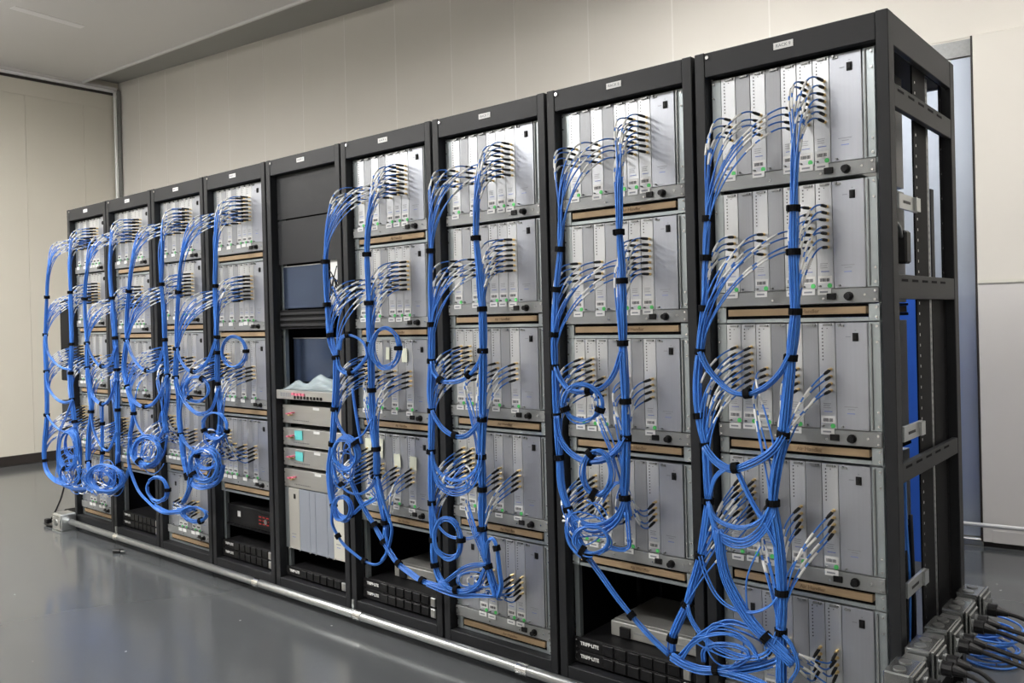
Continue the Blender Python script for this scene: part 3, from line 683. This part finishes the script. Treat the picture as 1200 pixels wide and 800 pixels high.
for n, side, ns, (cx, cy), (ex, ey) in SLACK:
    root, path, Y = BUNDLE[(n, side)]
    for i in range(ns):
        C = at(cx + R(-.35, .35)*ex, cy + R(-.3, .3)*ey, Y - R(-.02, .04)); k = (C-CP).dot(CF)/FPX
        a, b_ = R(.55, 1.0)*ex*k, R(.55, 1.0)*ey*k; t0 = R(0, 6.28); span = R(3.2, 5.8); T = np.linspace(t0, t0+span, 36); ph = R(0, 6.28)
        q = C + np.outer(a*np.cos(T), (.93, .37, 0)) + np.outer(b_*np.sin(T) + .25*b_*np.sin(2*T+ph), (0, 0, 1.)) + np.outer(.012*np.sin(1.5*T+ph), (0, -1., 0))
        q[:, 1] = np.minimum(q[:, 1], -.02)
        cb = add_cable(root, q)
        if i % 2 == 0 and n != 9:
            for s0 in (.012, .060):
                v, f = sweep(cut(q, s0, s0+.034) - np.array(root.location), .0037, 6); m = MB(); m.v = v; m.f = f; m.m = [0]*len(f); obj('marker_sleeve', m.mesh('marker_sleeve', 'white', smooth=True), cb)
# ------------------------------------------------------------------ black sheets added at back and sides to darken the bays
for n in range(1, 10):
    t = [o for o in bpy.data.objects if o.name.startswith('equipment_rack') and abs(o.location.x-(n-1)*.6) < .01][0]
    if n < 9:
        obj('rear_blackout', boxm('rear_blackout', 'rail_black', .035, RW-.035, RD-.058, RD-.0515, .101, 2.10), t)
        obj('side_blackout', boxm('side_blackout', 'rail_black', .0195, .0215, .075, RD-.06, .101, 2.10), t)
    else:
        obj('side_blackout', boxm('side_blackout', 'rail_black', .0195, .0215, .075, .50, .101, 2.10), t)
# ------------------------------------------------------------------ power units with their maker's lettering
def ups(n, z, which, zt=.045):
    X = (n-1)*.6 + .04
    t = empty('power_unit', (X, .035, z), '%sblack power unit at the foot of %s' % (which, RN[n]), 'power unit', 'black power units')
    h = .045
    obj('body', boxm('body', 'ups_black', .022, .478, .0085, .42, .0006, h-.0006, .0015), t); obj('front', boxm('front', 'ups_black', .001, .499, 0, .008, .0006, h-.0006, .001), t)
    obj('screws', screws([(.012, .010), (.012, .036)]), t)
    obj('lettering', text_mesh('TRIPP\u00b7LITE', .0175, 'white', .0006), t, (.068, -.0008, h/2+.002), FRONT)
    for i in range(6): obj('front_module', boxm('front_module', 'ups_mod', 0, .044, -.006, 0, .004, .041, .0015), t, (.128+i*.053, 0, 0))
    s = obj('outlet', boxm('outlet', 'galv', .452, .480, -.009, 0, .004, .041, .0015), t)
    obj('outlet_face', boxm('outlet_face', 'unit_steel', .456, .476, -.0105, -.009, .008, .037), s)
for n in (2, 4, 6, 8): ups(n, .101, 'lower '); ups(n, .148, 'upper ')
ups(5, .101, '')
def grey_box(n, x0, x1, y0, y1, z0, h, label):
    X = (n-1)*.6
    t = empty('server_box', (X+x0, y0, z0), label, 'server box')
    w_, d_ = x1-x0, y1-y0
    obj('body', boxm('body', 'grey_box', 0, w_, 0, d_, .001, h, .003), t)
    obj('lid', boxm('lid', 'grey_box', .004, w_-.004, .02, d_-.004, h+.0005, h+.003, .001), t)
    obj('front_port', boxm('front_port', 'knob', .045, .085, -.012, -.0005, .006, h*.75), t)
    obj('front_groove', boxm('front_groove', 'strip_grey', .1, w_-.01, -.002, -.0004, h*.45, h*.52), t)
grey_box(8, .145, .54, .12, .44, .1945, .055, 'flat grey metal box on the power units of the second right rack')
grey_box(6, .15, .54, .13, .45, .1945, .06, 'grey metal box on the power units of the fourth right rack')
# dark unit with a red display
X = 3*.6 + .04
t = empty('display_unit', (X, .06, .27), 'black rack unit with a red lit display and a small white sticker', 'rack unit')
obj('body', boxm('body', 'ups_black', .022, .478, 0, .38, .001, .115, .002), t)
obj('shelf_lip', boxm('shelf_lip', 'rail_black', .024, .475, -.01, -.0005, .001, .012), t)
obj('sticker', boxm('sticker', 'paper', .12, .148, -.0015, -.0003, .055, .085), t)
dsp = obj('display', boxm('display', 'knob', .32, .48, -.004, -.0003, .03, .095), t)
for i in range(4):
    for j in range(3): obj('display_segment', boxm('display_segment', 'led_red', 0, .022, -.005, -.0041, 0, .006), dsp, (.33+i*.034, 0, .042+j*.018))
obj('dial', cached('dial', lambda: MB().cyl((.40, -.0041, .062), (.40, -.012, .062), .014, 12).mesh('dial', 'galv_dark')), dsp)
# ------------------------------------------------------------------ the middle rack
X5 = 4*.6 + .04
for z0, z1, nm in ((1.888, 2.11, 'upper'), (1.662, 1.884, 'lower')):
    t = empty('blank_panel', (X5, .035, z0), '%s flat black blanking panel at the top of the middle rack' % nm, 'blank panel', 'black blanking panels')
    obj('plate', boxm('plate', 'rack_black', .001, .499, 0, .004, .001, z1-z0-.001, .001), t)
    obj('screws', screws([(.012, .03), (.012, z1-z0-.03)], 'screws'), t)
for z0, z1, nm in ((1.44, 1.655, 'upper'), (1.072, 1.296, 'lower')):
    t = empty('steel_shelf_box', (X5, .045 if nm == 'upper' else .095, z0), '%s steel box face with painted-in blue reflection in the middle rack' % nm, 'steel box', 'steel boxes with painted reflection')  # blue on these faces is a reflection put into the colour
    obj('face', boxm('face', 'blue_sheen_steel', .023, .385, 0, .25, .001, z1-z0-.001, .002), t)
    obj('top_edge', boxm('top_edge', 'galv_dark', .024, .395, -.003, -.0005, z1-z0-.006, z1-z0-.001), t)
t = empty('vent_panel', (X5, .035, 1.34), 'black slotted vent panel between the steel boxes of the middle rack', 'vent panel')
obj('plate', boxm('plate', 'rail_black', .001, .44, 0, .004, .001, .095), t)
for i in range(3): obj('louvre', boxm('louvre', 'rack_black', .01, .43, -.008, -.0005, .012+i*.028, .026+i*.028, .002), t)
# white plate added for the bright view through the rack, dark wires across it
t = empty('bright_gap_plate', (X5+.40, .05, 1.40), 'white plate added as a bright gap, crossed by dark wires, at the right of the middle rack', 'bright gap stand-in')
obj('board', boxm('board', 'paper', 0, .085, 0, .004, 0, .27), t)  # the added white plate, standing in for the bright gap
for i in range(9):
    a = (R(0, .02), -.006, R(.0, .2)); c = (R(.06, .085), -.012, R(.02, .24)); b = (R(.02, .06), -.03, R(.03, .22))
    v = MB().tube(spline([a, b, c], .01), .0028, 5); obj('wire', v.mesh('wire', 'cord' if i % 3 else 'blue', smooth=True), t)
# flat test instrument with a plastic bag on it
t = empty('shelf_instrument', (X5, .0, .992), 'slim silver instrument with red tags and a row of ports', 'instrument')
obj('body', boxm('body', 'unit_steel', .022, .478, .0085, .33, .001, .046, .003), t); obj('front', boxm('front', 'unit_steel', .001, .499, 0, .008, .001, .046, .002), t)
for i in range(4): obj('red_tag', boxm('red_tag', 'pink', 0, .022, -.006, -.0005, .022, .034), t, (.135+i*.028, 0, R(-.003, .003)))
for i in range(9): obj('port', boxm('port', 'knob', 0, .010, -.005, -.0004, .006, .020), t, (.155+i*.026, 0, 0))
obj('vent_row', cached('ventrow', lambda: (lambda b: [b.box(.04+i*.011, .045+i*.011, -.001, 0, .014, .034) for i in range(8)] and b)(MB()).mesh('vent_row', 'ink_soft')), t)['kind'] = 'stuff'
bm = bmesh.new(); bmesh.ops.create_grid(bm, x_segments=26, y_segments=16, size=.5)
for v in bm.verts:
    x, y = v.co.x, v.co.y; e = max(0, 1-(2*x)**4)*max(0, 1-(2*y)**4)
    v.co = Vector((x*.42, y*.085, .003 + e*(.022 + .075*max(0, x+.2) + .014*math.sin(14*x+3*y) + .012*math.sin(19*y-6*x) + .006*random.random())))
me = bpy.data.meshes.new('plastic_bag'); bm.to_mesh(me); bm.free(); me.materials.append(MATS['bag']); me.shade_smooth()
bag = obj('plastic_bag', me, None, (X5+.25, .046, 1.0395)); tag(bag, 'crumpled clear plastic bag lying on the slim silver instrument', 'plastic bag')
sol = bag.modifiers.new('thickness', 'SOLIDIFY'); sol.thickness = .001
for z0, z1, nm, note in ((.868, .962, 'topmost', 0), (.757, .846, 'second', 1), (.655, .744, 'third', 1), (.548, .640, 'lowest', 0)):
    t = empty('rack_unit', (X5, .035, z0), '%s brushed steel unit%s in the middle rack' % (nm, ' with a teal note' if note else ' without a note'), 'rack unit', 'brushed steel units in the middle rack')
    h = z1-z0
    obj('body', boxm('body', 'unit_steel', .022, .478, .0085, .35, .001, h-.001), t); obj('front', boxm('front', 'unit_steel', .001, .499, 0, .008, .001, h-.001, .0015), t)
    obj('screws', screws([(.010, .02), (.010, h-.02), (.490, .02), (.490, h-.02)]), t)
    obj('label_tag', boxm('label_tag', 'paper', .255, .305, -.0015, -.0003, h-.018, h-.006), t)
    for i in range(3):
        obj('lead', boxm('lead', 'pink' if i != 1 else 'gold', 0, .016, -.022, -.0005, 0, .006), t, (.055+i*.017, 0, h*.5+(-.006 if i == 1 else .003*i)))
    obj('led_row', cached('ledrow', lambda: (lambda b: [b.box(.09+i*.011, .094+i*.011, -.0008, 0, .016, .020) for i in range(12)] and b)(MB()).mesh('led_row', 'ink')), t)['kind'] = 'stuff'
    if note:
        s = obj('sticky_note', boxm('sticky_note', 'teal', 0, .062, -.003, -.0015, 0, .045), None, (X5+.105, .035-.0006, z0+h*.5-.012), (R(.02, .06), R(-.05, .05), 0))
        tag(s, 'teal sticky note on the %s steel unit of the middle rack' % nm, 'sticky note', 'teal sticky notes')
t = empty('card_cage', (X5, .035, .238), 'tall cage of grey and cream cards below the steel units', 'card cage')
obj('body', boxm('body', 'body_steel', .034, .478, .0125, .38, .003, .306), t)
x = .034
for wd, m in ((.088, 'beige_card'), (.084, 'bluegrey'), (.046, 'bluegrey'), (.092, 'bluegrey'), (.046, 'bluegrey'), (.105, 'cream')):
    c = obj('card', boxm('card', m, .0008, wd-.0008, 0, .012, .002, .306, .0008), t, (x, 0, 0))
    obj('foot_screw', cached('fscrew', lambda: MB().cyl((.012, 0, .006), (.012, -.014, .006), .004, 6).mesh('foot_screw', 'screw')), c)
    if m != 'bluegrey': obj('printed_text', cached('cageprint', lambda: MB().box(.02, .055, -.0006, 0, .075, .079).box(.024, .05, -.0006, 0, .060, .063, 1).mesh('printed_text', ['ink_soft', 'ink_blue'])), c)
    if m == 'beige_card': obj('switch', boxm('switch', 'knob', .045, .058, -.003, 0, .255, .278), c)
    x += wd
obj('left_flange', boxm('left_flange', 'flange', 0, .033, .002, .008, .002, .306), t)
# cream notes stuck on the cards of the fourth right rack
X6 = 5*.6 + .04
for i, (x, z, w_, h_, lab) in enumerate(((.205, .27+.927, .022, .055, 'slim cream note stuck on the third chassis near its centre'), (.31, .26+.927, .034, .06, 'cream note under the big cable ring of the third chassis'),
      (.05, .27+.509, .042, .06, 'cream note at the left end of the fourth chassis row'), (.118, .25+.509, .05, .085, 'large pale note beside the leftmost cream note'), (.245, .215+.509, .042, .058, 'cream note in the middle of the fourth chassis'), (.345, .215+.509, .042, .058, 'cream note near the right end of the fourth chassis'))):
    s = obj('sticky_note', boxm('sticky_note', 'note', 0, w_, -.0036, -.0022, 0, h_), None, (X6+x, .032-.0005*i, z), (R(.0, .04), R(-.06, .06), 0)); tag(s, lab, 'sticky note', 'cream sticky notes')
# ------------------------------------------------------------------ conduit along the floor
t = empty('floor_conduit', (0, -.062, 0), 'silver metal conduit running along the foot of the rack row', 'conduit')
obj('pipe', MB().cyl((.08, 0, .060), (5.6, 0, .060), .019, 16).mesh('pipe', 'galv', smooth=True), t)
for x in (.75, 2.30, 3.10, 4.05):
    obj('coupling', MB().cyl((x, 0, .060), (x+.05, 0, .060), .0225, 16).mesh('coupling', 'chrome', smooth=False), t)
for x in (.70, 3.05, 4.7):
    c = obj('pipe_clip', MB().box(x, x+.014, .020, .0285, .04, .112).mesh('pipe_clip', 'galv'), t)
bx = empty('junction_box', (.02, -.07, 0), 'square silver junction box on the floor at the far end of the conduit', 'junction box')
obj('box', boxm('box', 'galv', -.07, .06, -.055, .045, .005, .118, .006), bx)
obj('cover', boxm('cover', 'chrome', -.065, .055, -.062, -.0555, .012, .112, .002), bx)
obj('knockout', MB().cyl((-.005, -.0625, .06), (-.005, -.066, .06), .022, 14).mesh('knockout', 'galv_dark'), bx)
obj('foot', boxm('foot', 'galv', -.075, .065, -.06, .05, 0, .005), bx)
# black power lead dropping to the floor at the far left
c0 = [(-.10, -.02, .30), (-.16, -.03, .18), (-.24, -.05, .06), (-.27, -.07, .008), (-.22, -.10, .007), (-.12, -.09, .007), (-.08, -.05, .012), (-.16, -.03, .014), (-.26, -.06, .018), (-.24, -.11, .016), (-.12, -.11, .016), (-.075, -.09, .02)]
o = obj('power_lead', MB().tube(spline(c0, .01), .006, 6).mesh('power_lead', 'cord', smooth=True)); tag(o, 'black power lead coiled on the floor beside the far rack', 'power lead')
o = obj('lead_plug', boxm('lead_plug', 'boot', -.022, .022, -.018, .018, 0, .03, .004), o, (-.245, -.085, .012))
t = empty('dropped_clip', (.93, -.125, 0), 'small black cable clip lying on the floor in front of the conduit', 'clip')
obj('clip_body', boxm('clip_body', 'boot', -.035, .02, -.018, .018, .0, .022, .005), t, (0, 0, 0), (0, 0, .5))
obj('clip_pin', MB().cyl((.01, 0, .012), (.055, .008, .016), .006, 8).mesh('clip_pin', 'galv'), t)
# ------------------------------------------------------------------ outlet boxes on the end of the row, with their plugs
st = empty('strut_channel', (5.41, 0, .33), 'steel strut carrying the outlet boxes along the rack end', 'strut')
obj('channel', boxm('channel', 'galv_dark', -.018, .06, -.30, .66, .0, .016, .002), st)
for y in (-.05, .3, .6): obj('strut_bracket', boxm('strut_bracket', 'galv', -.0195, -.001, y, y+.03, -.04, -.001), st)
ords = ['nearest', 'second', 'third', 'fourth', 'farthest']
PLUGS = []
for i, y in enumerate((-.155, .035, .225, .415, .60)):
    b = empty('outlet_box', (5.40, y, .347), '%s galvanised outlet box in the row at the rack end' % ords[i], 'outlet box', 'outlet boxes at the rack end')
    obj('box', boxm('box', 'box_steel', .0, .066, -.058, .058, 0, .095, .004), b)
    pl = obj('cover_plate', boxm('cover_plate', 'box_steel', .0665, .074, -.062, .062, .0, .098, .003), b)
    obj('raised_rim', boxm('raised_rim', 'box_steel', .0745, .082, -.05, .05, .010, .088, .003), pl)
    for dy in (-.026, .026): obj('receptacle', MB().cyl((.0825, dy, .049), (.0865, dy, .049), .020, 14).mesh('receptacle', 'galv_dark'), pl); PLUGS.append((5.487, y+dy, .396, i))
    for dy in (-.025, .028): obj('knockout', MB().cyl((.032, dy, .0952), (.032, dy, .098), .016, 14).mesh('knockout', 'galv_dark'), b)
    if i < 4: obj('connecting_box', boxm('connecting_box', 'galv_dark', .004, .060, .0585, .1265, .004, .084, .004), b)
which = ['nearest', 'second', 'third', 'fourth', 'fifth', 'sixth', 'seventh', 'eighth', 'ninth', 'farthest']
for k, (x, y, z, i) in enumerate(PLUGS):
    if k in (9,): continue
    t = empty('mains_cable', (x, y, z), 'black power cord plugged in at the rack end, %s of the row' % which[k], 'power cord', 'black power cords')
    obj('plug', MB().cyl((0.0005, 0, 0), (.026, 0, 0), .020, 12).cyl((.026, 0, 0), (.058, 0, -.004), .016, 12, r2=.009).mesh('plug', 'boot', smooth=False), t)
    e = R(-.04, .06)
    if k >= 4: pts = [(.045, 0, -.003), (.10, 0, -.012), (.20, -.02, -.04+e*.3), (.34, -.06, -.14+e), (.45, -.10, -.30), (.50, -.1, -.385)]
    else: pts = [(.045, 0, -.003), (.09, .0, -.015), (.14, .0, -.07), (.17+e, .02, -.20), (.16+e, .05, -.32), (.19+e, .10, -.385)]
    obj('cord', MB().tube(spline(pts, .012), .0066, 7).mesh('cord', 'cord', smooth=True), t)
# coil of blue cable on the floor behind the boxes
t = empty('blue_cable_coil', (5.351, 1.197, 0), 'loose coil of blue cable on the floor behind the outlet boxes', 'cable coil')
for i in range(16):
    th = np.linspace(0, 6.2, 40) + R(0, 6); r_ = R(.06, .11)
    q = np.stack([r_*np.cos(th)+R(-.02, .02), r_*np.sin(th)+R(-.02, .02), .006 + i*.009 + .008*np.sin(th+R(0, 6))], 1)
    obj('cable', MB().tube(q, .0042, 6).mesh('cable', 'blue', smooth=True), t)
# blue cabling hanging at the back of the right-hand racks
for X, nm in ((5.02, 'inner'),):
    t = empty('rear_cable_bundle', (X, .56, .12), 'bundle of blue cables behind the nearest rack chassis', 'cable bundle', 'rear cable bundles')
    for i in range(12):
        ox, oy = disk(12, .045)[i]
        pts = [(ox*.5, oy*.5, 1.25), (ox, oy*.6, 1.1), (ox*1.2+R(-.02, .02), oy*.6, .9), (ox+R(-.03, .03), oy*.6, .45), (ox*1.4, oy*.6, .0)]
        obj('cable', MB().tube(spline(pts, .03), .006, 6).mesh('cable', 'blue', smooth=True), t)
    for z in (1.2, .7, .3): add_tie(t, (X, .56, .12+z), (0, 0, 1), .062, .03)
# brackets and adapters seen through the end frame
for i, z in enumerate((1.655, .975, .52)):
    t = empty('support_bracket', (5.329, .165, z), '%s silver slotted bracket inside the end of the nearest rack' % ('upper', 'middle', 'lower')[i], 'bracket', 'support brackets')
    obj('arm', boxm('arm', 'galv', .030, .038, -.02, .17, 0, .045, .001), t); obj('tab', boxm('tab', 'galv', .0385, .046, .13, .172, .002, .043), t)
    obj('arm_slot', boxm('arm_slot', 'knob', .0382, .039, .02, .09, .018, .026), t)
t = empty('power_adapter', (5.318, .26, 1.50), 'black power adapter hanging inside the end of the nearest rack', 'adapter')
obj('case', boxm('case', 'boot', 0, .035, 0, .05, 0, .10, .006), t); obj('lead', MB().tube(spline([(.02, -.0, .08), (.03, -.06, .11), (.02, -.13, .13)], .01), .006, 6).mesh('lead', 'galv_dark', smooth=True), t)

# small cable offcut of blue lashed beside the chassis in the end frame
t = empty('slim_cable_bundle', (5.325, .27, .30), 'slim bundle of blue cables beside the chassis in the end frame', 'cable bundle')
for i in range(6):
    ox, oy = disk(6, .010)[i]
    obj('cable', MB().tube(spline([(ox, oy, .0), (ox+R(-.004, .004), oy+R(-.01, .01), .22), (ox, oy+R(-.01, .01), .42), (ox, oy, .58)], .03), .0042, 6).mesh('cable', 'blue', smooth=True), t)
add_tie(t, (5.325, .27, .52), (0, 0, 1), .017, .02)
t = empty('darkening_cords', (5.328, .30, .10), 'black cords added to darken the end frame low inside', 'cord bundle')  # added to keep the foot of the end frame dark
for i in range(9):
    x, y = R(-.016, .016), R(-.06, .02)
    obj('cord', MB().tube(spline([(x, y, 0), (x*.8, y+R(-.01, .01), .18), (x, y+R(-.01, .01), .36), (x*.7, y, .56+R(-.1, .1))], .03), .0062, 6).mesh('cord', 'cord', smooth=True), t)
# blue board that stands in the aisle behind the racks
t = empty('blue_board', (4.74, 2.2, 0), 'upright blue board standing in the aisle behind the racks', 'board')
obj('sheet', boxm('sheet', 'blue_sheet', -.24, .22, -.008, .008, .06, 1.45, .002), t)
for x in (-.2, .16): obj('foot', boxm('foot', 'galv_dark', x, x+.03, -.15, .15, 0, .058), t)
# black stand beyond the far end of the row
t = empty('black_stand', (-.20, .08, 0), 'black equipment stand half hidden beyond the far left rack', 'stand')
obj('upper_cabinet', boxm('upper_cabinet', 'rail_black', -.17, .18, 0, .28, 1.00, 1.58, .006), t)
obj('column', boxm('column', 'rail_black', -.06, .14, .04, .2, .06, 1.0), t)
obj('lower_box', boxm('lower_box', 'rack_black', -.15, .16, -.01, .25, .70, .86, .005), t)
obj('tray', boxm('tray', 'rail_black', -.12, .16, -.03, .25, .64, .665), t)
obj('base', boxm('base', 'rail_black', -.19, .18, 0, .30, 0, .06, .006), t)
